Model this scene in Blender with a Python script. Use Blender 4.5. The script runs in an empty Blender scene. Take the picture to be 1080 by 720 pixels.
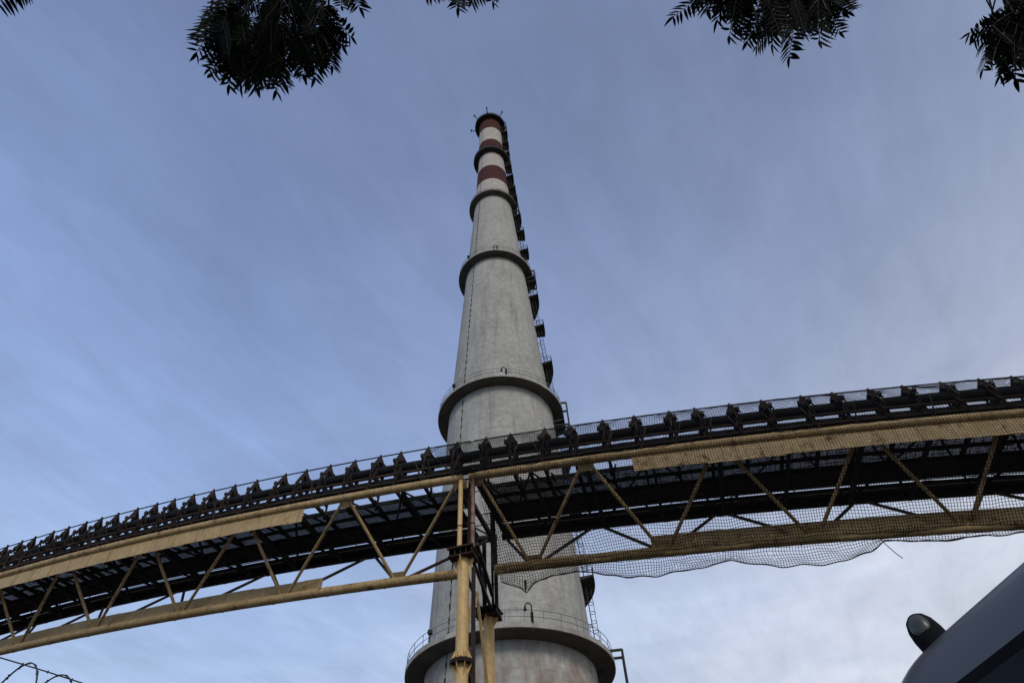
import bpy, math, random
import numpy as np
from mathutils import Vector, Matrix, noise

R_ = math.radians
random.seed(7)
rng = np.random.default_rng(7)
SC = bpy.context.scene
COL = SC.collection

# ------------------------------------------------------------------ camera
ZC = 1.25                                   # eye height above the ground
FPX, PITCH, ROLL = 700.0, R_(50.22), R_(-3.58)
fwd = Vector((0, math.cos(PITCH), math.sin(PITCH)))
r0 = Vector((1, 0, 0)); u0 = r0.cross(fwd)
cr = r0 * math.cos(ROLL) + u0 * math.sin(ROLL)
cu = -r0 * math.sin(ROLL) + u0 * math.cos(ROLL)
cam_d = bpy.data.cameras.new('camera')
cam_d.sensor_width = 36.0
cam_d.lens = 36.0 * FPX / 1080.0
cam_d.clip_start = 0.05
cam_d.clip_end = 6000
cam = bpy.data.objects.new('camera', cam_d)
COL.objects.link(cam)
cam.matrix_world = Matrix(((cr.x, cu.x, -fwd.x, 0), (cr.y, cu.y, -fwd.y, 0), (cr.z, cu.z, -fwd.z, ZC), (0, 0, 0, 1)))
SC.camera = cam

# ------------------------------------------------------------------ light
SUN_EL, SUN_AZ = R_(38), R_(172)            # azimuth clockwise from +Y: behind the camera, a little right
SUN_STRENGTH = 1.5
sun_d = bpy.data.lights.new('sun', 'SUN')
sun_d.energy = SUN_STRENGTH
sun_d.angle = R_(18)
sun_d.color = (1.0, 0.95, 0.87)
sun = bpy.data.objects.new('sun', sun_d)
COL.objects.link(sun)
sdir = Vector((math.sin(SUN_AZ) * math.cos(SUN_EL), math.cos(SUN_AZ) * math.cos(SUN_EL), math.sin(SUN_EL)))
sun.rotation_euler = sdir.to_track_quat('Z', 'Y').to_euler()

SC.view_settings.view_transform = 'Standard'
SC.view_settings.look = 'None'
SC.view_settings.exposure = 0.0
SC.view_settings.gamma = 1.0
SC.view_settings.use_curve_mapping = False

W = bpy.data.worlds.new('World')
SC.world = W
W.use_nodes = True


class NT:
    """small helper round a node tree"""
    def __init__(s, tree):
        s.t = tree; s.n = tree.nodes; s.l = tree.links
        s.n.clear()

    def add(s, typ, **kw):
        nd = s.n.new(typ)
        for k, v in kw.items():
            if k.startswith('i_'):
                nd.inputs[k[2:].replace('_', ' ')].default_value = v
            else:
                setattr(nd, k, v)
        return nd

    def link(s, a, b):
        s.l.new(a, b)

    def math(s, op, a, b=None, clamp=False):
        nd = s.add('ShaderNodeMath', operation=op, use_clamp=clamp)
        for i, v in enumerate((a, b)):
            if v is None: continue
            if isinstance(v, (int, float)): nd.inputs[i].default_value = v
            else: s.link(v, nd.inputs[i])
        return nd.outputs[0]

    def mix(s, fac, a, b, mode='MIX'):
        nd = s.add('ShaderNodeMixRGB', blend_type=mode)
        for i, v in enumerate((fac, a, b)):
            if isinstance(v, (int, float)): nd.inputs[i].default_value = v if i == 0 else (v, v, v, 1)
            elif isinstance(v, tuple): nd.inputs[i].default_value = (*v, 1) if len(v) == 3 else v
            else: s.link(v, nd.inputs[i])
        return nd.outputs[0]

    def ramp(s, fac, stops, interp='LINEAR'):
        nd = s.add('ShaderNodeValToRGB')
        cr_ = nd.color_ramp
        cr_.interpolation = interp
        while len(cr_.elements) < len(stops): cr_.elements.new(0.5)
        for e, (p, c) in zip(cr_.elements, stops):
            e.position = p
            e.color = (*c, 1) if isinstance(c, tuple) else (c, c, c, 1)
        s.link(fac, nd.inputs[0])
        return nd.outputs[0]

    def noise(s, vec, scale, detail=4, rough=0.55, dist=0.0):
        nd = s.add('ShaderNodeTexNoise')
        nd.inputs['Scale'].default_value = scale
        nd.inputs['Detail'].default_value = detail
        nd.inputs['Roughness'].default_value = rough
        nd.inputs['Distortion'].default_value = dist
        s.link(vec, nd.inputs['Vector'])
        return nd.outputs['Fac']

    def mapping(s, vec, scale=(1, 1, 1), loc=(0, 0, 0), rot=(0, 0, 0)):
        nd = s.add('ShaderNodeMapping')
        nd.inputs['Scale'].default_value = scale
        nd.inputs['Location'].default_value = loc
        nd.inputs['Rotation'].default_value = rot
        s.link(vec, nd.inputs['Vector'])
        return nd.outputs[0]


def srgb(r, g, b):
    f = lambda c: (c / 255 / 12.92) if c / 255 <= 0.04045 else ((c / 255 + 0.055) / 1.055) ** 2.4
    return (f(r), f(g), f(b))


# sky: Nishita blue behind a thin high sheet of cloud
w = NT(W.node_tree)
wo = w.add('ShaderNodeOutputWorld')
bg = w.add('ShaderNodeBackground')
sky = w.add('ShaderNodeTexSky', sky_type='NISHITA')
sky.sun_disc = False
sky.sun_elevation = SUN_EL
sky.sun_rotation = SUN_AZ
sky_c = w.mix(1.0, sky.outputs[0], (0.10, 0.10, 0.10), 'MULTIPLY')
geo = w.add('ShaderNodeTexCoord')
d = geo.outputs['Generated']
sep = w.add('ShaderNodeSeparateXYZ'); w.link(d, sep.inputs[0])
zc_ = w.math('MAXIMUM', sep.outputs['Z'], 0.06)
px = w.math('DIVIDE', sep.outputs['X'], zc_)
py = w.math('DIVIDE', sep.outputs['Y'], zc_)
cmb = w.add('ShaderNodeCombineXYZ'); w.link(px, cmb.inputs[0]); w.link(py, cmb.inputs[1])
plane = cmb.outputs[0]
along = w.mapping(plane, rot=(0, 0, R_(-66)))            # wisps run with the high wind
wisps = w.noise(w.mapping(along, (0.9, 3.2, 1)), 2.2, 7, 0.62, 0.8)
ripple = w.noise(w.mapping(along, (2.2, 6.5, 1), loc=(1.3, 0.4, 0)), 2.6, 5, 0.6, 0.6)
soft = w.noise(w.mapping(plane, (0.8, 1.0, 1), loc=(3.1, 1.7, 0)), 1.5, 5, 0.55, 0.5)
patch = w.noise(w.mapping(plane, (1.0, 1.0, 1), loc=(7.7, 2.2, 0)), 3.4, 6, 0.6, 0.4)
# thin cloud: bluer on the left, paler and whiter low down and to the right
low = w.ramp(sep.outputs['Z'], [(0.28, srgb(186, 207, 241)), (0.42, srgb(168, 192, 234)), (0.55, srgb(150, 175, 223)), (0.72, srgb(134, 157, 207)), (0.86, srgb(121, 141, 187)), (1.0, srgb(110, 126, 166))])
side = w.math('ADD', w.math('MULTIPLY', sep.outputs['X'], 1.1), w.math('ADD', w.math('MULTIPLY', patch, 0.42), 0.18), True)
pale = w.ramp(sep.outputs['Z'], [(0.30, srgb(222, 224, 236)), (0.45, srgb(211, 216, 233)), (0.60, srgb(174, 184, 212)), (0.75, srgb(146, 159, 193)), (0.9, srgb(127, 141, 176)), (1.0, srgb(114, 128, 163))])
cloud = w.mix(side, low, pale)
for fac, lo_, hi_ in ((wisps, 0.955, 1.045), (ripple, 0.965, 1.035), (soft, 0.90, 1.10), (patch, 0.955, 1.05)):
    cloud = w.mix(1.0, cloud, w.ramp(fac, [(0.28, lo_), (0.5, 1.0), (0.72, hi_)]), 'MULTIPLY')
cover = w.ramp(wisps, [(0.25, 0.945), (0.6, 1.0)])
skyc = w.mix(1.0, w.mix(cover, sky_c, cloud), (0.94, 0.965, 0.965), 'MULTIPLY')
hs = w.add('ShaderNodeHueSaturation')
hs.inputs['Saturation'].default_value = 0.95
w.link(skyc, hs.inputs['Color'])
w.link(hs.outputs[0], bg.inputs['Color'])
bg.inputs['Strength'].default_value = 1.0
w.link(bg.outputs[0], wo.inputs[0])


# ------------------------------------------------------------------ materials
def new_mat(name):
    m = bpy.data.materials.new(name)
    m.use_nodes = True
    n = NT(m.node_tree)
    out = n.add('ShaderNodeOutputMaterial')
    b = n.add('ShaderNodeBsdfPrincipled')
    n.link(b.outputs[0], out.inputs[0])
    co = n.add('ShaderNodeTexCoord')
    return m, n, b, co.outputs['Object']


def bump(n, b, height, strength=0.3, dist=0.02):
    bp = n.add('ShaderNodeBump')
    bp.inputs['Strength'].default_value = strength
    bp.inputs['Distance'].default_value = dist
    n.link(height, bp.inputs['Height'])
    n.link(bp.outputs[0], b.inputs['Normal'])


def mat_paint(name, base, light, rust_lo, rust_hi, streak=0.5, rough=0.6):
    """old oil paint over steel with rust breaking through"""
    m, n, b, co = new_mat(name)
    a = n.noise(co, 0.7, 5, 0.6)
    col = n.mix(n.ramp(a, [(0.3, 0.0), (0.7, 1.0)]), base, light)
    st = n.noise(n.mapping(co, (7, 7, 0.5)), 1.0, 4, 0.6)
    col = n.mix(n.math('MULTIPLY', n.ramp(st, [(0.52, 0.0), (0.75, 1.0)]), streak), col, (base[0] * 0.42, base[1] * 0.34, base[2] * 0.3))
    gr = n.noise(co, 5.0, 7, 0.7)
    col = n.mix(1.0, col, n.ramp(gr, [(0.32, 0.78), (0.68, 1.16)]), 'MULTIPLY')
    ru = n.noise(co, 2.3, 8, 0.68, 0.3)
    rf = n.ramp(ru, [(rust_lo, 0.0), (rust_hi, 1.0)])
    rc = n.mix(n.noise(co, 14, 4), (0.035, 0.014, 0.009), (0.14, 0.050, 0.022))
    col = n.mix(rf, col, rc)
    n.link(col, b.inputs['Base Color'])
    n.link(n.mix(rf, rough, 0.9), b.inputs['Roughness'])
    bump(n, b, ru, 0.25, 0.01)
    return m


def mat_plain(name, c1, c2, scale=3.0, rough=0.6, metal=0.0, bstr=0.15, spec=0.5):
    m, n, b, co = new_mat(name)
    a = n.noise(co, scale, 6, 0.6)
    n.link(n.mix(n.ramp(a, [(0.3, 0.0), (0.7, 1.0)]), c1, c2), b.inputs['Base Color'])
    b.inputs['Roughness'].default_value = rough
    b.inputs['Metallic'].default_value = metal
    b.inputs['Specular IOR Level'].default_value = spec
    if bstr: bump(n, b, a, bstr, 0.01)
    return m


M = {}
M['tan'] = mat_paint('tan_paint', (0.35, 0.225, 0.085), (0.46, 0.32, 0.14), 0.55, 0.69, 0.8)
M['far_web'] = mat_paint('darkened_far_tan_paint', (0.07, 0.045, 0.024), (0.13, 0.085, 0.04), 0.48, 0.62, 0.8)  # far diagonals: much darker copy of the near-side tan, with more rust
M['tan_col'] = mat_paint('tan_column_paint', (0.54, 0.345, 0.125), (0.62, 0.43, 0.185), 0.645, 0.76, 0.35)
M['tan_rust'] = mat_paint('rusty_tan_paint', (0.39, 0.25, 0.092), (0.50, 0.345, 0.15), 0.55, 0.69, 0.7)
M['tan_plate'] = mat_paint('tan_plate_paint', (0.36, 0.24, 0.095), (0.44, 0.31, 0.14), 0.61, 0.76, 0.5)
M['red_post'] = mat_paint('red_oxide_paint', (0.10, 0.030, 0.018), (0.34, 0.20, 0.14), 0.48, 0.64, 0.7)
M['steel'] = mat_plain('dark_steel_and_shade', (0.012, 0.012, 0.013), (0.035, 0.031, 0.027), 2.5, 0.8, spec=0.25)  # plain dark steel; on the far top chord its darkness stands in for shade
M['rusty'] = mat_plain('rusty_idler_steel', (0.013, 0.012, 0.011), (0.050, 0.028, 0.018), 1.6, 0.85, spec=0.2)
M['rubber'] = mat_plain('black_belt_rubber', (0.006, 0.006, 0.007), (0.013, 0.013, 0.015), 1.2, 0.75, spec=0.12)
M['grating'] = mat_plain('grey_floor_grating', (0.10, 0.105, 0.115), (0.17, 0.175, 0.19), 1.5, 0.6)
M['net'] = mat_plain('dark_net_cord', (0.010, 0.010, 0.012), (0.022, 0.020, 0.020), 4, 0.9, bstr=0, spec=0.1)
M['wire'] = mat_plain('dark_wire', (0.02, 0.02, 0.024), (0.05, 0.045, 0.04), 8, 0.55, 0.5, bstr=0)
M['deck_dark'] = mat_plain('dark_platform_steel', (0.02, 0.021, 0.022), (0.05, 0.048, 0.044), 0.8, 0.8, spec=0.2)
M['rail'] = mat_plain('galvanised_rail', (0.12, 0.12, 0.115), (0.20, 0.19, 0.18), 1.0, 0.6)


def mat_concrete(name, banded):
    m, n, b, co = new_mat(name)
    sp = n.add('ShaderNodeSeparateXYZ'); n.link(co, sp.inputs[0])
    z = sp.outputs['Z']
    big = n.noise(co, 0.16, 5, 0.6)
    col = n.mix(n.ramp(big, [(0.3, 0.0), (0.7, 1.0)]), (0.345, 0.335, 0.295), (0.435, 0.42, 0.37))
    fine = n.noise(co, 1.3, 8, 0.7)
    col = n.mix(0.55, col, n.mix(1.0, col, n.ramp(fine, [(0.3, 0.50), (0.7, 1.35)]), 'MULTIPLY'))
    # rain streaks running down
    st = n.noise(n.mapping(co, (1, 1, 0.035)), 1.0, 5, 0.65)
    col = n.mix(n.math('MULTIPLY', n.ramp(st, [(0.52, 0.0), (0.70, 1.0)]), 0.42), col, (0.14, 0.135, 0.125))
    # slip-form lifts
    lift = n.math('FRACT', n.math('MULTIPLY', n.math('ADD', z, n.math('MULTIPLY', fine, 0.25)), 1 / 2.5))
    col = n.mix(n.math('MULTIPLY', n.ramp(lift, [(0.0, 1.0), (0.07, 0.0)]), 0.36), col, (0.16, 0.155, 0.14))
    # short dark scuffs
    sc = n.noise(n.mapping(co, (0.5, 0.5, 1.6)), 1.0, 7, 0.7, 0.6)
    col = n.mix(n.math('MULTIPLY', n.ramp(sc, [(0.60, 0.0), (0.72, 1.0)]), 0.45), col, (0.13, 0.12, 0.105))
    # brown rust wash low on the shaft
    ws = n.noise(n.mapping(co, (0.22, 0.22, 0.12), loc=(4.2, 1, 0)), 1.0, 6, 0.65)
    lowm = n.ramp(n.math('DIVIDE', z, 100.0), [(0.0, 1.0), (0.34, 1.0), (0.37, 0.12), (0.95, 0.12)])
    col = n.mix(n.math('MULTIPLY', n.math('MULTIPLY', n.ramp(ws, [(0.45, 0.0), (0.62, 1.0)]), lowm), 0.75), col, (0.215, 0.135, 0.10))
    if banded:
        zz = n.math('ADD', z, n.math('MULTIPLY', n.math('SUBTRACT', fine, 0.5), 0.5))
        zn = n.math('DIVIDE', zz, 220.0)
        H = lambda h: (h * 80 + ZC) / 220.0
        S = H(1.846)
        isp = n.ramp(zn, [(0.0, 0.0), (S, 1.0)], 'CONSTANT')
        red = n.ramp(zn, [(0.0, 0.0), (H(1.9451), 1.0), (H(2.0545), 0.0), (H(2.170), 1.0), (H(2.2727), 0.0), (H(2.3822), 1.0)], 'CONSTANT')
        dirt = n.ramp(fine, [(0.3, 0.72), (0.7, 1.15)])
        wh = n.mix(1.0, (0.46, 0.41, 0.355), dirt, 'MULTIPLY')
        rd = n.mix(1.0, (0.070, 0.021, 0.017), dirt, 'MULTIPLY')
        peel = n.ramp(n.noise(co, 0.9, 7, 0.7), [(0.66, 1.0), (0.74, 0.35)])
        col = n.mix(n.math('MULTIPLY', isp, peel), col, n.mix(red, wh, rd))
    n.link(col, b.inputs['Base Color'])
    b.inputs['Roughness'].default_value = 0.9
    b.inputs['Specular IOR Level'].default_value = 0.2
    bump(n, b, fine, 0.35, 0.06)
    return m


M['shaft'] = mat_concrete('weathered_banded_concrete', True)
M['concrete'] = mat_concrete('weathered_concrete', False)
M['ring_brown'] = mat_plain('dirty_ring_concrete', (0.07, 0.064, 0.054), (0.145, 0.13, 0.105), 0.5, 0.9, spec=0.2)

# ------------------------------------------------------------------ mesh helpers
class MB:
    def __init__(s): s.v = []; s.f = []

    def add(s, vs, fs):
        o = len(s.v)
        s.v += [tuple(p) for p in vs]
        s.f += [tuple(i + o for i in f) for f in fs]

    def path(s, pts, r, n=8, closed=False, rs=None):
        pts = [Vector(p) for p in pts]
        k = len(pts); vs = []; fs = []
        nrm = None
        for i, p in enumerate(pts):
            a = pts[(i - 1) % k] if (closed or i > 0) else p
            c = pts[(i + 1) % k] if (closed or i < k - 1) else p
            t = (c - a)
            if t.length < 1e-9: t = Vector((0, 0, 1))
            t.normalize()
            if nrm is None:
                nrm = t.orthogonal().normalized()
            nrm = (nrm - t * nrm.dot(t))
            if nrm.length < 1e-6: nrm = t.orthogonal()
            nrm.normalize()
            bn = t.cross(nrm)
            rr = rs[i] if rs else r
            for j in range(n):
                an = 2 * math.pi * j / n
                vs.append(p + (nrm * math.cos(an) + bn * math.sin(an)) * rr)
        for i in range(k if closed else k - 1):
            i2 = (i + 1) % k
            for j in range(n):
                j2 = (j + 1) % n
                fs.append((i * n + j, i * n + j2, i2 * n + j2, i2 * n + j))
        if not closed:
            fs.append(tuple(range(n))[::-1]); fs.append(tuple((k - 1) * n + j for j in range(n)))
        s.add(vs, fs)

    def tube(s, p, q, r, n=8, r2=None):
        s.path([p, q], r, n, rs=[r, r2 if r2 is not None else r])

    def box(s, c, ax, ay, az):
        """centre and three half-axis vectors"""
        c, ax, ay, az = Vector(c), Vector(ax), Vector(ay), Vector(az)
        vs = [c + ax * i + ay * j + az * k for i in (-1, 1) for j in (-1, 1) for k in (-1, 1)]
        s.add(vs, [(0, 1, 3, 2), (4, 6, 7, 5), (0, 4, 5, 1), (2, 3, 7, 6), (0, 2, 6, 4), (1, 5, 7, 3)])

    def bar(s, p, q, w, h, up=(0, 0, 1)):
        p, q = Vector(p), Vector(q)
        t = (q - p); L = t.length; t.normalize()
        sd = t.cross(Vector(up))
        if sd.length < 1e-4: sd = t.orthogonal()
        sd.normalize(); upv = sd.cross(t)
        s.box((p + q) / 2, t * L / 2, sd * w / 2, upv * h / 2)

    def angle(s, p, q, w, up=(0, 0, 1), t=0.012):
        """rolled angle section: two flanges"""
        p, q = Vector(p), Vector(q)
        d_ = (q - p); L = d_.length; d_.normalize()
        sd = d_.cross(Vector(up))
        if sd.length < 1e-4: sd = d_.orthogonal()
        sd.normalize(); u = sd.cross(d_)
        m_ = (p + q) / 2
        s.box(m_, d_ * L / 2, sd * w / 2, u * t / 2)
        s.box(m_ + sd * (w / 2 - t / 2) - u * (w / 2 + t / 2), d_ * L / 2, sd * t / 2, u * w / 2)

    def poly(s, pts, th):
        """flat polygon plate of thickness th"""
        pts = [Vector(p) for p in pts]
        nm = (pts[1] - pts[0]).cross(pts[2] - pts[0]).normalized() * th / 2
        k = len(pts)
        fs = [tuple(range(k)), tuple(range(2 * k - 1, k - 1, -1))]
        for i in range(k):
            j = (i + 1) % k
            fs.append((i, i + k, j + k, j))
        s.add([p + nm for p in pts] + [p - nm for p in pts], fs)

    def lathe(s, prof, seg=48, c=(0, 0, 0), a0=0.0, a1=2 * math.pi, closed_prof=False):
        full = abs(a1 - a0 - 2 * math.pi) < 1e-6
        na = seg if full else seg + 1
        vs = []; k = len(prof)
        for i in range(na):
            an = a0 + (a1 - a0) * i / seg
            for r, z in prof:
                vs.append((c[0] + r * math.cos(an), c[1] + r * math.sin(an), c[2] + z))
        fs = []
        kk = k if closed_prof else k - 1
        for i in range(seg):
            i2 = (i + 1) % na
            for j in range(kk):
                j2 = (j + 1) % k
                fs.append((i * k + j, i2 * k + j, i2 * k + j2, i * k + j2))
        if not full and closed_prof:
            fs.append(tuple(range(k))); fs.append(tuple((na - 1) * k + j for j in range(k))[::-1])
        s.add(vs, fs)

    def build(s, name, mat, parent=None, smooth=False, origin=None):
        me = bpy.data.meshes.new(name)
        o0 = Vector(origin) if origin else Vector((0, 0, 0))
        me.from_pydata([tuple(Vector(p) - o0) for p in s.v], [], s.f)
        me.materials.append(mat)
        if smooth:
            me.polygons.foreach_set('use_smooth', [True] * len(me.polygons))
            try: me.set_sharp_from_angle(angle=R_(38))
            except Exception: pass
        ob = bpy.data.objects.new(name, me)
        COL.objects.link(ob)
        if parent:
            ob.parent = parent
            wl = parent_world(parent)
            ob.location = o0 - wl
        else:
            ob.location = o0
        return ob


def parent_world(o):
    p = Vector(o.location)
    while o.parent:
        o = o.parent; p = p + Vector(o.location)
    return p


def thing(name, label, cat, loc, group=None):
    o = bpy.data.objects.new(name, None)
    COL.objects.link(o)
    o.empty_display_size = 0.3
    o.location = loc
    tag(o, label, cat, group)
    return o


def tag(o, label, cat, group=None):
    o['label'] = label; o['category'] = cat
    if group: o['group'] = group


# ------------------------------------------------------------------ ground
mg, n, b, co = new_mat('dusty_ground')
g1 = n.noise(co, 0.15, 6, 0.6); g2 = n.noise(co, 6, 6, 0.7)
gc = n.mix(n.ramp(g1, [(0.35, 0.0), (0.65, 1.0)]), (0.055, 0.052, 0.048), (0.095, 0.085, 0.07))
gc = n.mix(0.5, gc, n.mix(1.0, gc, n.ramp(g2, [(0.3, 0.6), (0.7, 1.3)]), 'MULTIPLY'))
n.link(gc, b.inputs['Base Color']); b.inputs['Roughness'].default_value = 0.95
bump(n, b, g2, 0.4, 0.03)
gm = MB()
gm.add([(-2500, -2500, 0), (2500, -2500, 0), (2500, 2500, 0), (-2500, 2500, 0)], [(0, 1, 2, 3)])
ground = gm.build('ground', mg)
ground['kind'] = 'structure'

# ------------------------------------------------------------------ chimney
D = 80.0
CAZ = R_(-1.872)
CX, CY = D * math.sin(CAZ), D * math.cos(CAZ)
PHI0 = math.atan2(-CY, -CX)                 # mathematical angle that faces the camera
RH = [(0.0, 12.0), (0.4301 * D + ZC, 10.04), (0.9424 * D + ZC, 8.54), (1.4496 * D + ZC, 6.25), (1.8279 * D + ZC, 4.58), (2.1696 * D + ZC, 3.52), (2.505 * D + ZC, 3.30)]
def shaft_r(z):
    return float(np.interp(z, [a for a, _ in RH], [r for _, r in RH]))

chim = thing('chimney', 'tall tapering concrete smokestack with red and white bands and ring galleries', 'chimney', (CX, CY, 0))
prof = [(shaft_r(z), z) for z in sorted(set(list(np.linspace(0, RH[-1][0], 60)) + [a for a, _ in RH]))]
zt = RH[-1][0]
prof += [(2.9, zt), (2.9, zt - 12)]
sb = MB(); sb.lathe(prof, 128)
sh = sb.build('shaft', M['shaft'], chim, smooth=True, origin=None)
sh.location = (0, 0, 0)

def at_chim(mb, name, mat, parent=None, smooth=False):
    """mesh written in chimney coordinates (axis at x=y=0)"""
    o = mb.build(name, mat, None, smooth)
    o.parent = parent or chim
    o.location = (0, 0, 0)
    return o

def pol(r, an, z):
    return Vector((r * math.cos(an), r * math.sin(an), z))

LAD = R_(-6)                                 # ladder line: right flank as seen from the camera
galleries = [(0.4301, 0.1529, 0.55), (0.9424, 0.1281, 0.45), (1.4496, 0.0968, 0.45), (1.8279, 0.0734, 0.6), (2.1696, 0.0618, 0.8), (2.4803, 0.0577, 0.7)]
for gi, (h, Ro, th) in enumerate(galleries):
    z = h * D + ZC; Ro *= D; ri = shaft_r(z)
    top = gi >= 3
    g = MB()
    # deck: slab with a sloping soffit back to the shaft
    g.lathe([(ri - 0.05, z - 0.12), (Ro, z), (Ro, z + th), (ri - 0.05, z + th)], 112, closed_prof=True)
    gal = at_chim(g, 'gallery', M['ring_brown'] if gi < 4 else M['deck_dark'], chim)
    if not top:
        bk = MB()
        for k in range(40):
            an = 2 * math.pi * k / 40
            bk.bar(pol(ri - 0.02, an, z - 0.30), pol(Ro - 0.25, an, z - 0.06), 0.12, 0.16)
        # lighter rim cast on the deck edge
        rim = MB(); rim.lathe([(Ro + 0.004, z + 0.08), (Ro + 0.09, z + 0.08), (Ro + 0.09, z + th + 0.1), (Ro + 0.004, z + th + 0.1)], 112, closed_prof=True)
        at_chim(rim, 'rim', M['concrete'], gal)
    rl = MB()
    zr = z + th
    rt = 0.035
    for hh in ((0.8, 1.55) if gi < 3 else (0.7,)):
        rl.path([pol(Ro - 0.08, 2 * math.pi * k / 96, zr + hh) for k in range(96)], rt, 5, closed=True)
    nst = 36 if gi < 2 else 24
    for k in range(nst):
        an = 2 * math.pi * k / nst
        rl.tube(pol(Ro - 0.08, an, zr), pol(Ro - 0.08, an, zr + (1.55 if gi < 3 else 0.7)), rt, 5)
    at_chim(rl, 'railing', M['rail'] if gi < 3 else M['deck_dark'], gal)
    # lamp on a swan-neck bracket, and a small stub light
    if gi < 3:
        for off, tall in ((R_((12, 6, 4)[gi]), True), (R_(-46), False)):
            an = PHI0 + off
            hk = (1.9, 1.4, 0.9)[gi]
            lp = MB()
            if tall:
                pts = [pol(Ro - 0.05, an, zr - 0.8), pol(Ro - 0.05, an, zr + hk)]
                for q in range(1, 7):
                    t_ = math.pi * q / 6
                    tang = Vector((-math.sin(an), math.cos(an), 0))
                    pts.append(pol(Ro - 0.05, an, zr + hk + 0.4 * math.sin(t_)) - tang * 0.36 * (1 - math.cos(t_)))
                lp.path(pts, 0.075, 7)
                lp.tube(pts[-1], pts[-1] - Vector((0, 0, 0.45)), 0.10, 8, 0.2)
                for q in range(4):
                    lp.box(pol(Ro - 0.05, an, zr + 0.1 + 0.35 * q), (0.16, 0, 0), (0, 0.16, 0), (0, 0, 0.1))
            else:
                lp.tube(pol(Ro - 0.1, an, zr), pol(Ro - 0.1, an, zr + 1.2), 0.07, 6)
                lp.box(pol(Ro - 0.1, an, zr + 1.35), (0.25, 0, 0), (0, 0.25, 0), (0, 0, 0.2))
            at_chim(lp, 'lamp_bracket', M['deck_dark'], gal, True)
    # portal frame where the ladder passes the gallery
    pf = MB()
    sw = 1.0
    tang = Vector((-math.sin(LAD), math.cos(LAD), 0))
    rr0, rr1 = Ro - 0.4, Ro + (1.1, 0.75, 0.6, 0.4, 0.3, 0.3)[gi]
    zu = 1.6 if gi < 2 else 0.6
    pw = 0.24
    for sgn in (-1, 1):
        a_ = pol(rr1, LAD, z - 3.2) + tang * sw * sgn; b_ = pol(rr1, LAD, z + zu) + tang * sw * sgn
        pf.bar(a_, b_, pw, pw, (1, 0, 0))
        pf.bar(b_, pol(rr0, LAD, z + zu) + tang * sw * sgn, pw, pw)
        pf.bar(a_, pol(ri, LAD, z - 3.2) + tang * sw * sgn, pw, pw)
    for zz in (z - 3.2, z + zu):
        pf.bar(pol(rr1, LAD, zz) + tang * sw, pol(rr1, LAD, zz) - tang * sw, pw, pw)
    for q in range(14):
        zz = z - 3 + q * 0.35
        pf.tube(pol(rr1 - 0.1, LAD, zz) + tang * 0.4, pol(rr1 - 0.1, LAD, zz) - tang * 0.4, 0.03, 5)
    at_chim(pf, 'ladder_frame', M['deck_dark'], gal)

# caged ladder up the flank, with arc-shaped rest landings
lad = MB()
zs = list(np.arange(1.0, zt, 2.0))
for sgn in (-1, 1):
    tang = Vector((-math.sin(LAD), math.cos(LAD), 0))
    lad.path([pol(shaft_r(z) + 0.45, LAD, z) + tang * 0.3 * sgn for z in zs], 0.06, 5)
    lad.path([pol(shaft_r(z) + 1.05, LAD, z) + tang * 0.3 * sgn for z in zs], 0.035, 4)
for z in np.arange(1.2, zt, 0.5):
    r = shaft_r(z) + 0.45
    lad.tube(pol(r, LAD, z) + tang * 0.3, pol(r, LAD, z) - tang * 0.3, 0.028, 4)
for z in np.arange(3.0, zt, 1.2):
    r = shaft_r(z)
    hoop = [pol(r + 0.45, LAD, z) + tang * 0.3] + [pol(r + 0.75 + 0.35 * math.sin(math.pi * q / 8), LAD, z) + tang * 0.38 * math.cos(math.pi * q / 8) for q in range(9)] + [pol(r + 0.45, LAD, z) - tang * 0.3]
    lad.path(hoop, 0.035, 4)
for z in np.arange(2.0, zt, 3.0):
    for sgn in (-1, 1):
        lad.bar(pol(shaft_r(z) - 0.05, LAD, z) + tang * 0.3 * sgn, pol(shaft_r(z) + 0.5, LAD, z) + tang * 0.3 * sgn, 0.08, 0.08)
at_chim(lad, 'ladder', M['deck_dark'], chim)

landings = [(0.567, 1), (0.70, 0), (0.83, 1), (0.912, 0), (1.088, 1), (1.222, 0), (1.343, 1), (1.425, 0), (1.563, 0), (1.666, 0), (1.761, 1), (1.88, 1), (1.945, 0), (2.03, 1), (2.11, 0), (2.215, 1), (2.30, 0), (2.40, 1)]
for h, wide in landings:
    z = h * D + ZC
    ri = shaft_r(z)
    wd = 1.75 if h < 1.3 else 1.85
    sc = 10.0 / ri
    if wide: a0, a1 = LAD - R_(8) * sc ** 0.5, LAD + R_(46)
    else: a0, a1 = LAD - R_(7) * sc ** 0.7, LAD + R_(9) * sc ** 0.7
    lm = MB()
    lm.lathe([(ri - 0.05, z - 0.25), (ri + wd, z), (ri + wd, z + 0.22), (ri - 0.05, z + 0.22)], 20, a0=a0, a1=a1, closed_prof=True)
    ld = at_chim(lm, 'landing', M['deck_dark'], chim)
    rl = MB()
    for hh in (0.7, 1.3):
        rl.path([pol(ri + 0.1, a0, z + 0.2 + hh)] + [pol(ri + wd - 0.06, a0 + (a1 - a0) * k / 12, z + 0.2 + hh) for k in range(13)] + [pol(ri + 0.1, a1, z + 0.2 + hh)], 0.045, 5)
    for k in range(6 if wide else 4):
        an = a0 + (a1 - a0) * k / (5 if wide else 3)
        rl.tube(pol(ri + wd - 0.06, an, z + 0.2), pol(ri + wd - 0.06, an, z + 1.5), 0.045, 5)
    at_chim(rl, 'railing', M['deck_dark'], ld)

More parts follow.
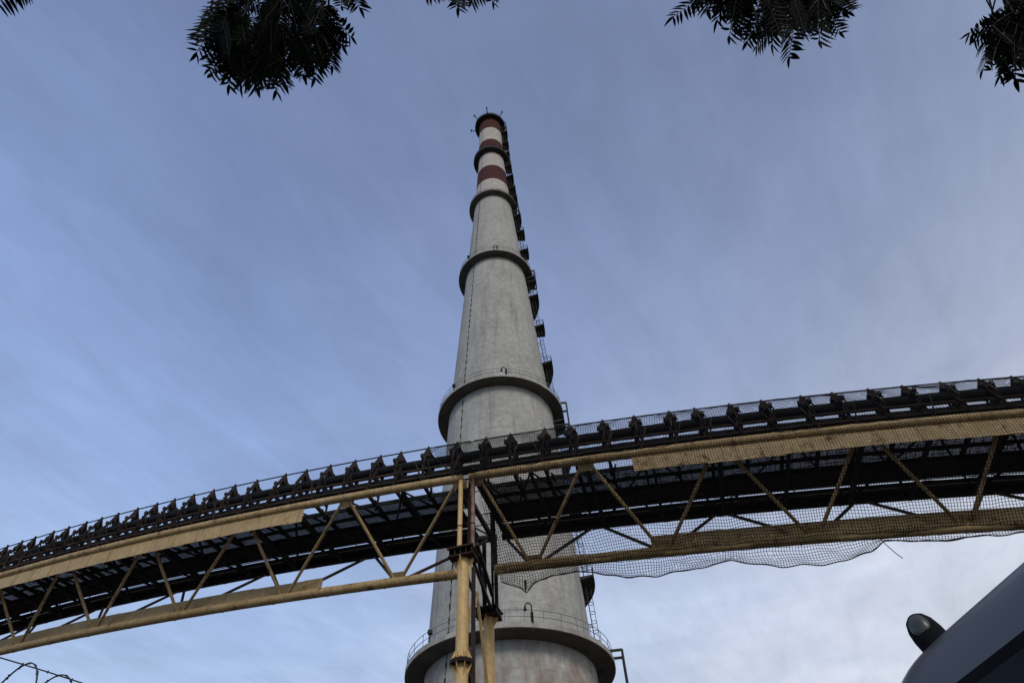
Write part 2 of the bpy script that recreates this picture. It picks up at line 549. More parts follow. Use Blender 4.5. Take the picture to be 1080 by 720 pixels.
# earthing strip with clamps down the left flank, beacons on the top ring
cs = MB()
ca = PHI0 - R_(43)
for z in np.arange(2.0, 1.82 * D, 1.7):
    t_ = Vector((-math.sin(ca), math.cos(ca), 0))
    cs.box(pol(shaft_r(z) + 0.04, ca, z), t_ * (0.06 + 0.04 * random.random()), pol(0.05, ca, 0), (0, 0, 0.25 + 0.15 * random.random()))
cs.path([pol(shaft_r(z) + 0.02, ca, z) for z in np.arange(1.0, 2.45 * D, 3.0)], 0.035, 5)
at_chim(cs, 'earthing_strip', M['rusty'], chim)
zq = galleries[-1][0] * D + ZC
for off in (-100, -52, -8, 40, 160):
    an = PHI0 + R_(off) + 0.0
    bm_ = MB()
    r = galleries[-1][1] * D
    bm_.tube(pol(r - 0.2, an, zq + 0.4), pol(r + 1.3, an, zq + 1.2), 0.13, 6)
    bm_.tube(pol(r + 1.3, an, zq + 0.9), pol(r + 1.3, an, zq + 1.9), 0.22, 8)
    at_chim(bm_, 'beacon', M['deck_dark'], chim)

# ------------------------------------------------------------------ conveyor bridge geometry
X0, Y0, Z0, A0, GR, KP = -1.5, 20.0, 16.1986, -0.2487, -0.0912, 0.0065
WID, DEP = 4.17, 2.763
def B(s, u=0.0, v=0.0):
    """point on the bridge: s along the near top chord, u across (away), v up"""
    an = A0 + KP * s
    x = X0 + (math.sin(an) - math.sin(A0)) / KP
    y = Y0 - (math.cos(an) - math.cos(A0)) / KP
    return Vector((x - math.sin(an) * u, y + math.cos(an) * u, ZC + Z0 + GR * s + 0.0001 * s * s + v))
def Tn(s): 
    an = A0 + KP * s
    return Vector((math.cos(an), math.sin(an), GR)).normalized()
def Nn(s):
    an = A0 + KP * s
    return Vector((-math.sin(an), math.cos(an), 0))
UPV = Vector((0, 0, 1))
def rail_line(s0, s1, u, v, step=1.0):
    k = max(2, int(abs(s1 - s0) / step) + 1)
    return [B(s0 + (s1 - s0) * i / (k - 1), u, v) for i in range(k)]

RC = 0.16

def HV(s):
    return -0.0065 * s - 0.04
SPANS = [
    dict(label='yellow-tan tubular conveyor bridge span left of the support tower, without netting', s0=-46.0, s1=-0.75, b1=-1.25,
         top=[-46.0, -41.2, -36.1, -31.0, -25.9, -20.8, -15.74, -10.55, -5.74, -0.85], bot=[-43.5, -38.5, -34.2, -29.6, -24.8, -19.65, -14.6, -9.26, -4.12],
         far=[-44.5, -39.2, -33.8, -28.5, -23.17, -17.58, -12.21, -6.74, -0.95], plate=(-46.0, -7.63), mat='tan', chord='tan'),
    dict(label='rustier conveyor bridge span right of the support tower, wrapped in black netting', s0=-0.45, s1=31.0, b1=-0.15,
         top=[-0.2, 4.01, 8.73, 13.47, 17.87, 22.5, 27.2], bot=[1.35, 6.12, 11.09, 15.75, 20.3, 24.9, 29.4],
         far=[-0.5, 3.66, 8.64, 13.85, 18.36, 23.2, 28.0], plate=(5.7, 31.0), mat='tan_rust', chord='tan_rust'),
]
def roller(mb, c, ax, r=0.055, L=0.17):
    mb.tube(c - ax * L, c + ax * L, r, 8)

for si, S in enumerate(SPANS):
    left = si == 0
    s0, s1 = S['s0'], S['s1']
    base = B((s0 + s1) / 2, 2.08, -DEP)
    sp_ = thing('conveyor_span', S['label'], 'conveyor bridge', base, 'conveyor bridge spans')
    mat = M[S['mat']]
    def put(mb, name, m_, parent=None, smooth=False):
        return mb.build(name, m_, parent or sp_, smooth, origin=None if False else base)
    # chords
    for (u, v, mm, a_, b_) in ((0, 0, M[S['chord']], s0, s1), (WID, 0, M['steel'], s0, s1 if left else s1), (2.08, -DEP, M[S['chord']], s0 if left else S['b1'], S['b1'] if left else s1)):  # far top chord: shade on tan paint put into the colour as dark steel
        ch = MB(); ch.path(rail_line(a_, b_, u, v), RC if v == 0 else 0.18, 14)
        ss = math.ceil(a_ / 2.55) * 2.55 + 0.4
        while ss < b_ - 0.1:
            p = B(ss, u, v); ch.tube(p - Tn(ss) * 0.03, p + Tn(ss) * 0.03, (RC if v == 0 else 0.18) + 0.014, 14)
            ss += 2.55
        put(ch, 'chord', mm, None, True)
    # web members
    def web(sa, ua, va, sb_, ub, vb, r, mm):
        d_ = MB(); d_.tube(B(sa, ua, va), B(sb_, ub, vb), r, 10)
        put(d_, 'diagonal', mm, None, True)
    tops, bots, fars = S['top'], S['bot'], S['far']
    for i, bn in enumerate(bots):
        la = [t for t in tops if t < bn]; ra = [t for t in tops if t > bn]
        lf = [t for t in fars if t < bn]; rf = [t for t in fars if t > bn]
        if la: web(bn - 0.16, 2.08 - 0.06, -DEP + 0.1, la[-1] + 0.14, 0.05, -0.12, 0.064, mat)
        if ra: web(bn + 0.16, 2.08 - 0.06, -DEP + 0.1, ra[0] - 0.14, 0.05, -0.12, 0.064, mat)
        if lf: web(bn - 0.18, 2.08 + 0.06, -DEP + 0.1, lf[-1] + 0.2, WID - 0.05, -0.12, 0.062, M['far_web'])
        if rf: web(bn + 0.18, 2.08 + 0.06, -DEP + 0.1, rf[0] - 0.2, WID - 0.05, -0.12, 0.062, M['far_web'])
        gp = MB()
        nb = (B(bn, 0, 0) - B(bn, 2.08, -DEP)).normalized()
        T = Tn(bn); c = B(bn, 2.08, -DEP) + nb * 0.16
        gp.poly([c - T * 0.34 - nb * 0.02, c + T * 0.34 - nb * 0.02, c + T * 0.30 + nb * 0.20, c - T * 0.30 + nb * 0.20], 0.02)
        put(gp, 'gusset', mat)
    for tn in tops:
        gp = MB(); T = Tn(tn); c = B(tn, 0.02, -0.14)
        nb = (B(tn, 2.08, -DEP) - B(tn, 0, 0)).normalized()
        gp.poly([c - T * 0.30, c + T * 0.30, c + T * 0.24 + nb * 0.26, c - T * 0.24 + nb * 0.26], 0.02)
        put(gp, 'gusset', mat)
    # cover plates along the chords, in overlapping sheets
    for (u, v0, v1, edge) in ((-0.02, -0.80, -0.14, 'bottom'), (2.14, -DEP + 0.10, -2.08, 'top')):
        a_, b_ = S['plate']
        pl = MB(); st = MB()
        ss = a_
        L = 2.5
        k = 0
        while ss < b_ - 0.05:
            e = min(ss + L, b_)
            off = 0.004 * (k % 2)
            dn = random.uniform(-0.03, 0.03) if edge == 'bottom' else 0
            dt = random.uniform(-0.02, 0.02) if edge == 'top' else 0
            pl.poly([B(ss - 0.02, u + off, v0 + dn), B(e + 0.02, u + off, v0 + dn), B(e + 0.02, u + off, v1 + dt), B(ss - 0.02, u + off, v1 + dt)], 0.003)
            for q in (0.25, 0.75):
                sm = ss + (e - ss) * q
                if edge == 'bottom':
                    pl.bar(B(sm, u - 0.012, v0 + 0.03), B(sm, u - 0.012, v1 - 0.02), 0.05, 0.014, tuple(Nn(sm)))
            ss = e; k += 1
        put(pl, 'cover_plate', M['tan_plate'] if left else M['tan_rust'])
    # walkway grating and its joists
    ga, gb = s0 + 0.1, s1 - 0.1
    fl = MB()
    for u in np.arange(0.82, 2.08, 0.06):
        k = int((gb - ga) / 1.5) + 1
        pts = [ga + (gb - ga) * i / k for i in range(k + 1)]
        for p, q in zip(pts[:-1], pts[1:]):
            fl.bar(B(p, u, 0.14), B(q, u, 0.14), 0.049, 0.006)
    for ss in np.arange(ga, gb, 0.3):
        fl.bar(B(ss, 0.82, 0.150), B(ss, 2.06, 0.150), 0.03, 0.01)
    floor = put(fl, 'walkway_floor', M['grating'])
    js = MB()
    for u in (0.80, 1.45, 2.14):
        for i in range(int((gb - ga) / 1.2)):
            js.bar(B(ga + i * 1.2, u, 0.03), B(ga + i * 1.2 + 1.2, u, 0.03), 0.06, 0.15)
    put(js, 'joist', M['steel'], floor)
    # closed black deck on the far half
    fd = MB()
    for i in range(int((gb - ga) / 1.2)):
        a_ = ga + i * 1.2; e = a_ + 1.2
        for (ua, ub, v) in ((2.06, 2.63, 0.10), (2.65, 3.35, 0.16), (3.48, 3.70, 0.12), (3.74, 4.12, 0.12)):
            fd.poly([B(a_, ua, v), B(e, ua, v), B(e, ub, v), B(a_, ub, v)], 0.03)
        fd.bar(B(a_, 3.42, 0.02), B(e, 3.42, 0.02), 0.07, 0.12)
    put(fd, 'deck_plate', M['steel'])
    # far side toe board and handrail
    hr = MB()
    for v in (0.55, 1.1):
        hr.path(rail_line(ga, gb, 3.95, v), 0.024, 6)
    for ss in np.arange(ga, gb, 2.4):
        hr.tube(B(ss, 3.95, 0.05), B(ss, 3.95, 1.1), 0.024, 6)
    put(hr, 'handrail', M['steel'])
    # cross beams and plan bracing between the top chords
    nodes = sorted(set(tops))
    xb = MB(); pbm = MB()
    for ss in nodes:
        xb.bar(B(ss, 0.1, -0.16), B(ss, WID - 0.1, -0.16), 0.14, 0.2)
    for a_, e in zip(nodes[:-1], nodes[1:]):
        m_ = (a_ + e) / 2
        xb.bar(B(m_, 0.1, -0.14), B(m_, WID - 0.1, -0.14), 0.10, 0.16)
        pbm.angle(B(a_, 0.15, -0.04), B(m_, WID - 0.15, -0.04), 0.08)
        pbm.angle(B(m_, 0.15, -0.045), B(e, WID - 0.15, -0.045), 0.08)
        pbm.angle(B(a_, WID - 0.15, -0.075), B(m_, 0.15, -0.075), 0.08)
    put(xb, 'cross_beam', M['steel'])
    put(pbm, 'plan_brace', M['steel'])
    # stringers carrying the idlers
    for u, v in ((0.03, 0.42), (0.97, 0.72), (0.03, 0.84)):
        sg = MB()
        k = int((gb - ga) / 1.2)
        for i in range(k):
            sg.angle(B(ga + i * (gb - ga) / k, u, v), B(ga + (i + 1) * (gb - ga) / k, u, v), 0.07)
        put(sg, 'stringer', M['rusty'])
    # idler frames every 1.2 m
    k0 = math.ceil((s0 + 0.3) / 1.215); k1 = math.floor((s1 - 0.1) / 1.215)
    for k in range(k0, k1 + 1):
        ss = k * 1.215 + 0.02 + random.uniform(-0.03, 0.03)
        T, N = Tn(ss), Nn(ss)
        f = MB()
        lean = random.gauss(0, 0.035)
        P = lambda u, v, ds=0.0: B(ss, u, v + (HV(ss) * (v - 1.2) if v > 1.2 else 0)) + T * (ds + lean * v)
        for u in (0.05, 0.95):
            f.angle(P(u, -0.1), P(u, 1.15), 0.09, tuple(T))
        f.bar(P(-0.05, 0.05), P(2.2, 0.05), 0.10, 0.14)
        # gabled tip: two filled triangles leaning together over the belt, with turned rims, on raking legs
        for u, uo in ((0.36, 0.47), (0.64, 0.53)):
            f.poly([P(u, 1.78, -0.22), P(u, 1.78, 0.22), P(uo, 2.30)], 0.014)
            for dsn in (-0.26, 0.26):
                f.bar(P(u, 1.70, dsn), P(0.5, 2.36), 0.035, 0.06, tuple(N))
            f.bar(P(u, 1.74, -0.25), P(u, 1.74, 0.25), 0.03, 0.04)
        for u in (0.26, 0.74):
            f.bar(P(0.05 if u < 0.5 else 0.95, 1.10), P(u, 1.74), 0.05, 0.09, tuple(N))
        f.poly([P(0.02, 0.98), P(0.98, 0.98), P(0.98, 1.14), P(0.02, 1.14)], 0.018)
        f.poly([P(0.06, 0.40), P(0.94, 0.40), P(0.94, 0.55), P(0.06, 0.55)], 0.018)
        f.tube(P(0.5, 2.24), P(0.5, 2.38), 0.05, 6)
        # knee brace, bent at a different lean on each frame
        f.angle(P(-0.12, 0.12), P(0.0, 1.2, random.choice((-0.34, 0.34, 0.3))), 0.055, tuple(N))
        fr = put(f, 'idler_frame', M['rusty'])
        ro = MB()
        for (uc, vc, rr) in ((0.5, 1.42, 0.245), (0.5, 0.78, 0.20)):
            for q in range(6):
                th_ = R_(30 + 60 * q)
                dirn = N * math.cos(th_) + UPV * math.sin(th_)
                ax = -N * math.sin(th_) + UPV * math.cos(th_)
                side_ = 0.11 if q % 2 else -0.11
                c = P(uc, vc) + dirn * (rr + 0.055) + T * side_
                roller(ro, c, ax, 0.055, rr * 0.5)
        # roller seats standing on the gable shoulders
        for dsn in (-0.19, 0.17):
            c = P(0.32, 1.80 + (0.05 if dsn > 0 else -0.03), dsn)
            if random.random() < 0.12: continue
            ro.box(c, T * 0.06, N * 0.08, UPV * random.uniform(0.06, 0.085))
            ro.box(c + N * 0.34, T * 0.055, N * 0.08, UPV * 0.07)
            ro.tube(c + UPV * 0.0, c - UPV * 0.3 - T * dsn * 0.7, 0.025, 5)
        put(ro, 'roller', M['steel'], fr)
        if random.random() < 0.45 or (not left and k % 2):
            pass
    # hanging hangers under the idlers and slack cables below the near chord
    for k in range(k0, k1 + 1):
        ss = k * 1.215 + 0.2
        if not -27.5 < ss < 20.5: continue
        hg = MB()
        hg.bar(B(ss, 0.45, 0.0), B(ss + random.uniform(-0.15, 0.15), 0.75, -0.22), 0.06, 0.05)
        put(hg, 'hanger', M['steel'])
        if random.random() < 0.55:
            hg = MB()
            p, q = B(ss, 0.4, -0.05), B(ss + random.uniform(0.6, 1.6), 0.8, 0.0)
            m_ = (p + q) / 2 - UPV * random.uniform(0.15, 0.4)
            hg.path([p, p.lerp(m_, 0.6) - UPV * 0.05, m_, q.lerp(m_, 0.6) - UPV * 0.05, q], 0.018, 5)
            put(hg, 'cable', M['steel'])
    # pull-line / top rail along the gable tips
    tr = MB(); tr.path([B(q, 0.5, 2.3 + HV(q)) for q in np.linspace(s0, s1 if not left else -0.6, 60)], 0.032, 6)
    put(tr, 'top_rail', M['steel'])

# pipe belts run through both spans
for v, r, lab in ((1.42, 0.225, 'upper black belt rolled into a pipe, just under the gabled idler tips'), (0.78, 0.18, 'lower black belt rolled into a pipe, just above the tan top chord')):
    bl = MB(); bl.path(rail_line(-46, 31, 0.5, v, 0.6), r, 16)
    ob = bl.build('conveyor_belt', M['rubber'], None, True, origin=B(0, 0.5, v))
    tag(ob, lab, 'conveyor belt', 'conveyor pipe belts')

# ------------------------------------------------------------------ support tower
SC0 = -0.72
cn = B(SC0 + 0.08, 0, 0); cf = B(SC0 - 0.42, WID, 0)
tw = thing('support_tower', 'tan tubular steel support tower carrying the conveyor bridge in front of the chimney', 'tower', ((cn.x + cf.x) / 2, (cn.y + cf.y) / 2, 0))
tbase = Vector(tw.location)
def putt(mb, name, m_, parent=None, smooth=False):
    return mb.build(name, m_, parent or tw, smooth, origin=tbase)
T, N = Tn(SC0), Nn(SC0)
TH = Vector((T.x, T.y, 0)).normalized()
heads = []
for far, c in ((0, cn), (1, cf)):
    zh = c.z - 3.52                           # underside of the head plate
    axis = Vector((c.x, c.y, 0))
    cb = MB()
    cb.path([axis, axis + UPV * zh], 0.20, 20)
    colm = putt(cb, 'column', M['tan_col'], None, True)
    heads.append(axis + UPV * zh)
    hd = MB()
    zz = zh
    hd.box(axis + UPV * (zz + 0.02), TH * 0.44, N * 0.36, UPV * 0.02)
    hd.box(axis + UPV * (zz + 0.30), TH * 0.44, N * 0.36, UPV * 0.025)
    for q in np.linspace(-0.40, 0.40, 5):
        for sg in (-1, 1):
            hd.box(axis + TH * q + N * 0.19 * sg + UPV * (zz + 0.158), TH * 0.012, N * 0.15, UPV * 0.112)
    for sg in (-1, 1):
        hd.bar(axis + TH * -0.47 + N * 0.37 * sg + UPV * (zz + 0.30), axis + TH * 0.47 + N * 0.37 * sg + UPV * (zz + 0.30), 0.08, 0.06)
    putt(hd, 'head_plate', M['rusty'], colm)
    gs = MB()
    for dv in (TH, -TH, N, -N):
        o_ = axis + UPV * (zz - 0.003)
        gs.poly([o_ + dv * 0.202, o_ + dv * 0.37, o_ + dv * 0.36 - UPV * 0.10, o_ + dv * 0.202 - UPV * (0.55 if not far else 0.36)], 0.02)
    putt(gs, 'head_gusset', M['tan_col'], colm)
    # bolted flange joint
    zf = zh - (3.5 if not far else 4.6)
    for _ in range(1):
        fg = MB()
        fg.tube(axis + UPV * (zf - 0.055), axis + UPV * (zf - 0.008), 0.37, 20)
        fg.tube(axis + UPV * (zf + 0.008), axis + UPV * (zf + 0.055), 0.37, 20)
        for q in range(12):
            an = 2 * math.pi * q / 12
            p = axis + Vector((0.31 * math.cos(an), 0.31 * math.sin(an), zf))
            fg.tube(p - UPV * 0.10, p + UPV * 0.10, 0.028, 6)
        putt(fg, 'flange', M['rusty'], colm, True)
        sf = MB()
        for q in range(8):
            an = 2 * math.pi * (q + 0.5) / 8
            e_ = Vector((math.cos(an), math.sin(an), 0))
            for sg in (-1, 1):
                o_ = axis + UPV * (zf + sg * 0.058)
                sf.poly([o_ + e_ * 0.202, o_ + e_ * 0.35, o_ + e_ * 0.34 + UPV * sg * 0.05, o_ + e_ * 0.202 + UPV * sg * 0.33], 0.014)
        putt(sf, 'flange_gusset', M['tan_col'], colm)
    # base plate and plinth
    bp_ = MB(); bp_.box(axis + UPV * 0.2, TH * 0.55, N * 0.55, UPV * 0.2)
    putt(bp_, 'plinth', M['concrete'], colm)
    # twin posts from the head up to the two span ends
    ztop = c.z - 0.1
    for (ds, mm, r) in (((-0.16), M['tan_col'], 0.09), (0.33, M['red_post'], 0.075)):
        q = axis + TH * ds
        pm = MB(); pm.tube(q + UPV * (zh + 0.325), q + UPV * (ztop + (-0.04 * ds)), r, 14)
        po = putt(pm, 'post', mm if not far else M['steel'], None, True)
        cl = MB(); zz = zh + 1.35; cl.tube(q + UPV * zz, q + UPV * (zz + 0.035), r + 0.014, 14)
        putt(cl, 'weld_band', M['rusty'], po, True)
    pm = MB(); q = axis + TH * 0.13 + N * 0.2
    pm.angle(q + UPV * (zh + 0.325), q + UPV * ztop, 0.08, tuple(N))
    putt(pm, 'post', M['rusty'])
# lower dark stays beside the near column
st = MB()
q = Vector((cn.x, cn.y, 0)) + TH * 0.33 + N * 0.10
st.bar(q, q + UPV * (heads[0].z - 0.3), 0.11, 0.11, tuple(N))
putt(st, 'cable_riser', M['rusty'])
# horizontal ties and K bracing between the two columns
def tie(p, q, w_, m_, nm='tie'):
    t_ = MB(); t_.bar(p, q, w_, w_)
    putt(t_, nm, m_)
hn, hf = heads
for off in (-0.2, 0.22):
    tie(hn + TH * off + N * 0.3 + UPV * 0.15, hf + TH * off - N * 0.3 + UPV * 0.15, 0.10, M['steel'])
mid = (hn + hf) / 2
z3 = hn.z - 3.5
kmid = mid + UPV * -0.1
tie(kmid, Vector((hn.x, hn.y, z3 + 1.1)) + N * 0.25, 0.15, M['tan_col'], 'brace')
tie(kmid, Vector((hf.x, hf.y, z3 + 1.0)) - N * 0.25, 0.09, M['tan_col'], 'brace')
tie(Vector((hn.x, hn.y, z3)) + N * 0.3, Vector((hf.x, hf.y, z3)) - N * 0.3, 0.16, M['steel'])
for k in range(1, 4):
    za, zb = z3 - 3.2 * (k - 1), z3 - 3.2 * k
    if zb < 0.4: break
    m2 = Vector((mid.x, mid.y, za))
    tie(m2, Vector((hn.x, hn.y, zb + 0.3)) + N * 0.25, 0.14, M['tan_col'], 'brace')
    tie(m2, Vector((hf.x, hf.y, zb + 0.3)) - N * 0.25, 0.14, M['tan_col'], 'brace')
    tie(Vector((hn.x, hn.y, zb)) + N * 0.3, Vector((hf.x, hf.y, zb)) - N * 0.3, 0.16, M['steel'])
# X of dark struts in the bridge end frame between the two posts
for (ua, va, ub, vb) in ((0.25, -0.3, WID - 0.25, -3.0), (WID - 0.25, -0.3, 0.25, -3.0)):
    tie(B(SC0 + 0.15 - 0.16 * ua, ua, va), B(SC0 + 0.15 - 0.16 * ub, ub, vb), 0.12, M['steel'], 'end_strut')
tie(B(SC0 + 0.45, 0.3, -2.75), B(SC0 - 0.15, WID - 0.3, -2.75), 0.13, M['steel'], 'end_strut')
tie(B(SC0 + 0.5, 2.08, -2.75), B(SC0 + 0.5, 2.08, -0.2), 0.14, M['steel'], 'end_strut')

# ------------------------------------------------------------------ netting on the right span
def net_point(s, t):
    """t = 0 at the top rail, 1 at the near chord, 2 at the bottom chord, then the loose hem"""
    sag = 0.05 * math.sin(s * 2 * math.pi / 1.215) 
    if t <= 1:
        u = 0.5 - 0.78 * t ** 0.8 - 0.05 * math.sin(math.pi * t)
        v = 2.28 * (1 - t)
    elif t <= 2:
        q = t - 1
        u = float(np.interp(q, [0, 0.3, 0.5, 1.0], [-0.28, -0.16, 0.42, 1.86]))
        v = -DEP * q - 0.05
    else:
        q = t - 2
        hem = float(np.interp(s, [-0.3, 0.35, 0.85, 1.0, 1.3, 2.0, 2.9, 3.7, 4.6, 5.6, 6.8, 8.05, 8.2, 8.6, 9.6, 10.5, 11.6, 12.5, 13.1, 14.5, 15.5, 17, 19, 21, 31],
                              [0.28, 0.62, 0.85, 1.02, 0.72, 0.50, 0.42, 0.62, 0.86, 0.90, 0.78, 0.58, 0.56, 0.72, 0.98, 1.02, 0.92, 0.66, 0.30, 0.40, 0.42, 0.33, 0.42, 0.3, 0.35]))
        u = 1.86 + 0.30 * math.sin(min(1, q) * math.pi * 0.9)
        v = -DEP - 0.05 - hem * q
    nz = noise.noise(Vector((s * 0.55, t * 1.3, 3.1)))
    nz2 = noise.noise(Vector((s * 1.7, t * 3.0, 9.7)))
    return u - 0.14 * nz - 0.05 * nz2 + (0.012 * s if t < 1 else 0) * 0, v + 0.05 * nz2 + HV(s) * max(0.0, 1 - t)

def net_start(t):
    return float(np.interp(t, [0, 1, 1.25, 2, 3], [-2.6, -0.95, 0.0, -0.1, 0.0]))
S_END = 23.0
CELL = 0.092
ts = list(np.arange(0, 1, CELL / 2.42)) + list(1 + np.arange(0, 1, CELL / 3.5)) + list(2 + np.arange(0, 1.001, 0.11))
nt = len(ts)
ns = int((S_END + 3.2) / CELL)
grid = np.full((ns, nt, 3), np.nan)
okm = np.zeros((ns, nt), bool)
for i in range(ns):
    s = -3.1 + i * CELL
    for j, t in enumerate(ts):
        if s < net_start(t): continue
        ws = s + 0.11 * noise.noise(Vector((s * 0.8, t * 2.2, 1.0)))
        u, v = net_point(ws, t)
        p = B(ws, u, v)
        grid[i, j] = p[:]
        okm[i, j] = True
def strands(A_, B_, rad):
    """three-sided cords between point arrays A_ and B_"""
    d_ = B_ - A_
    L = np.linalg.norm(d_, axis=1, keepdims=True); d_ = d_ / np.maximum(L, 1e-6)
    ref = np.where(np.abs(d_[:, 2:3]) > 0.9, np.array([[1.0, 0, 0]]), np.array([[0, 0, 1.0]]))
    n1 = np.cross(d_, ref); n1 /= np.linalg.norm(n1, axis=1, keepdims=True)
    n2 = np.cross(d_, n1)
    vs = []
    for k in range(3):
        a_ = 2 * math.pi * k / 3
        o_ = (n1 * math.cos(a_) + n2 * math.sin(a_)) * rad
        vs += [A_ + o_, B_ + o_]
    V = np.stack(vs, 1).reshape(-1, 3)
    m_ = len(A_)
    base = (np.arange(m_) * 6)[:, None]
    F = np.concatenate([base + np.array([[0, 1, 3, 2]]), base + np.array([[2, 3, 5, 4]]), base + np.array([[4, 5, 1, 0]])], 0)
    return V, F
NET_R = 0.0100
ha = okm[:-1] & okm[1:]; va = okm[:, :-1] & okm[:, 1:]
keep_h = ha & (rng.random(ha.shape) > 0.012); keep_v = va & (rng.random(va.shape) > 0.008)
A_ = np.concatenate([grid[:-1][keep_h], grid[:, :-1][keep_v]]); B_ = np.concatenate([grid[1:][keep_h], grid[:, 1:][keep_v]])
tcol = np.array(ts)
rad_j = np.where(tcol < 1.0, 0.0085, np.where(tcol < 1.42, 0.0075, NET_R))
RJ = np.broadcast_to(rad_j[None, :], okm.shape)
rad_a = np.concatenate([RJ[:-1][keep_h], RJ[:, :-1][keep_v]])[:, None]
V, F = strands(A_, B_, rad_a)
nb_ = MB(); nb_.v = [tuple(p) for p in V]; nb_.f = [tuple(int(q) for q in f) for f in F]
net = thing('safety_net', 'black square-mesh safety net draped over the right conveyor span, hem sagging underneath', 'net', B(10, 0, -1))
no_ = nb_.build('mesh', M['net'], net, False, origin=B(10, 0, -1))
ed = MB()
ed.path([B(-2.6, 0.5, 2.28), B(-1.8, 0.1, 1.1), B(-0.95, -0.28, 0.0)], 0.022, 5)
ed.path([Vector(grid[i, -1]) for i in range(ns) if okm[i, -1]], 0.02, 5)
put_o = ed.build('border_rope', M['net'], net, True, origin=B(10, 0, -1))
lw = MB()
p0 = B(12.98, 2.0, -2.95)
lw.path([p0, p0 + Vector((0.12, 0, -0.30)), p0 + Vector((0.28, 0, -0.62)), p0 + Vector((0.40, 0, -0.80))], 0.014, 5)
tg = B(1.0, 1.95, -3.6)
lw.path([tg + UPV * 0.2, tg, tg - UPV * 0.22], 0.05, 6, rs=[0.045, 0.05, 0.02])
lw.build('loose_cord', M['net'], net, True, origin=B(10, 0, -1))

# ------------------------------------------------------------------ razor wire fence (bottom left)
fa = R_(-36.2)
fc = Vector((-3.23, 4.51, 0))
fd_ = R_(52)
ft = Vector((math.cos(fd_), math.sin(fd_), 0)); fn = Vector((-math.sin(fd_), math.cos(fd_), 0))
ztop = ZC + 2.14
fence = thing('razor_wire_fence', 'boundary wall topped with looping razor wire coils, below the left conveyor end', 'fence', fc)
wl = MB(); wl.box(fc + UPV * 1.32, ft * 5.0, fn * 0.115, UPV * 1.32)
wl.box(fc + UPV * 2.68, ft * 5.0, fn * 0.15, UPV * 0.04)
wl.build('wall', M['concrete'], fence, False, origin=fc)
ps = MB()
for q in (-4.2, -1.9, 0.62, 2.9):
    p = fc + ft * q + UPV * 2.72
    ps.angle(p, p + UPV * 0.5 - fn * 0.0, 0.05, tuple(fn))
ps.build('post', M['wire'], fence, False, origin=fc)
cl = MB(); bb = MB()
RCO = 0.34
def coil_pt(th, ph):
    pitch = 0.26
    q = -4.9 + pitch * th / (2 * math.pi)
    tilt = 0.02 * math.sin(th * 0.5 + ph)
    rr = RCO * (1 + 0.05 * math.sin(th * 0.37 + ph) + 0.03 * math.sin(th * 1.3))
    return fc + ft * (q + tilt) + fn * (rr * math.cos(th + ph)) + UPV * (ztop - 0.345 + rr * math.sin(th + ph))
for ph in (-3.745, -3.66):
    thm = 2 * math.pi * 9.8 / 0.26
    nn = int(thm / 0.16)
    pts = [coil_pt(i * 0.16, ph) for i in range(nn)]
    cl.path(pts, 0.0040, 5)
    for i in range(0, nn - 1, 1):
        if i % 2: continue
        p = pts[i]; t_ = (pts[i + 1] - p).normalized()
        rad = (p - (fc + ft * (p - fc).dot(ft) + UPV * (ztop - 0.345))).normalized()
        sd = t_.cross(rad)
        bb.box(p, t_ * 0.006, sd * 0.009, rad * 0.0015)
        bb.box(p + t_ * 0.016, t_ * 0.005, rad * 0.007, sd * 0.0015)
cl.build('razor_coil', M['wire'], fence, True, origin=fc)
bb.build('barb', M['wire'], fence, False, origin=fc)
sw_ = MB(); 
for zz, dz in ((ztop + 0.0, 0.02), (ztop - 0.3, 0.03)):
    pts = [fc + ft * q + UPV * (zz + 0.015 - dz * math.sin((q + 4.9) * 1.3) ** 2) for q in np.linspace(-4.9, 4.9, 60)]
    sw_.path(pts, 0.0045, 5)
    for p in pts[::1]:
        sw_.box(p, ft * 0.004, fn * 0.007, UPV * 0.007)
sw_.build('strand', M['wire'], fence, True, origin=fc)

# ------------------------------------------------------------------ parked van (bottom right)
mv, n, b, co = new_mat('slate_grey_paint')
a = n.noise(co, 3, 4, 0.5)
n.link(n.mix(n.ramp(a, [(0.3, 0.0), (0.7, 1.0)]), (0.062, 0.063, 0.068), (0.080, 0.081, 0.086)), b.inputs['Base Color'])
b.inputs['Roughness'].default_value = 0.38
b.inputs['Metallic'].default_value = 0.3
b.inputs['Coat Weight'].default_value = 0.25
b.inputs['Coat Roughness'].default_value = 0.2
dust = n.noise(co, 60, 4, 0.7); bump(n, b, dust, 0.04, 0.002)
M['van'] = mv
M['glass'] = mat_plain('dark_tinted_glass', (0.004, 0.005, 0.007), (0.006, 0.007, 0.009), 1, 0.12, bstr=0, spec=0.10)
M['seal'] = mat_plain('black_seal', (0.006, 0.006, 0.007), (0.010, 0.010, 0.011), 6, 0.8, bstr=0, spec=0.08)
M['lens'] = mat_plain('cloudy_lamp_lens', (0.022, 0.023, 0.019), (0.065, 0.064, 0.052), 45, 0.35, bstr=0.1)
M['hub'] = mat_plain('silver_rim', (0.35, 0.35, 0.36), (0.5, 0.5, 0.5), 5, 0.35, 0.8, bstr=0)

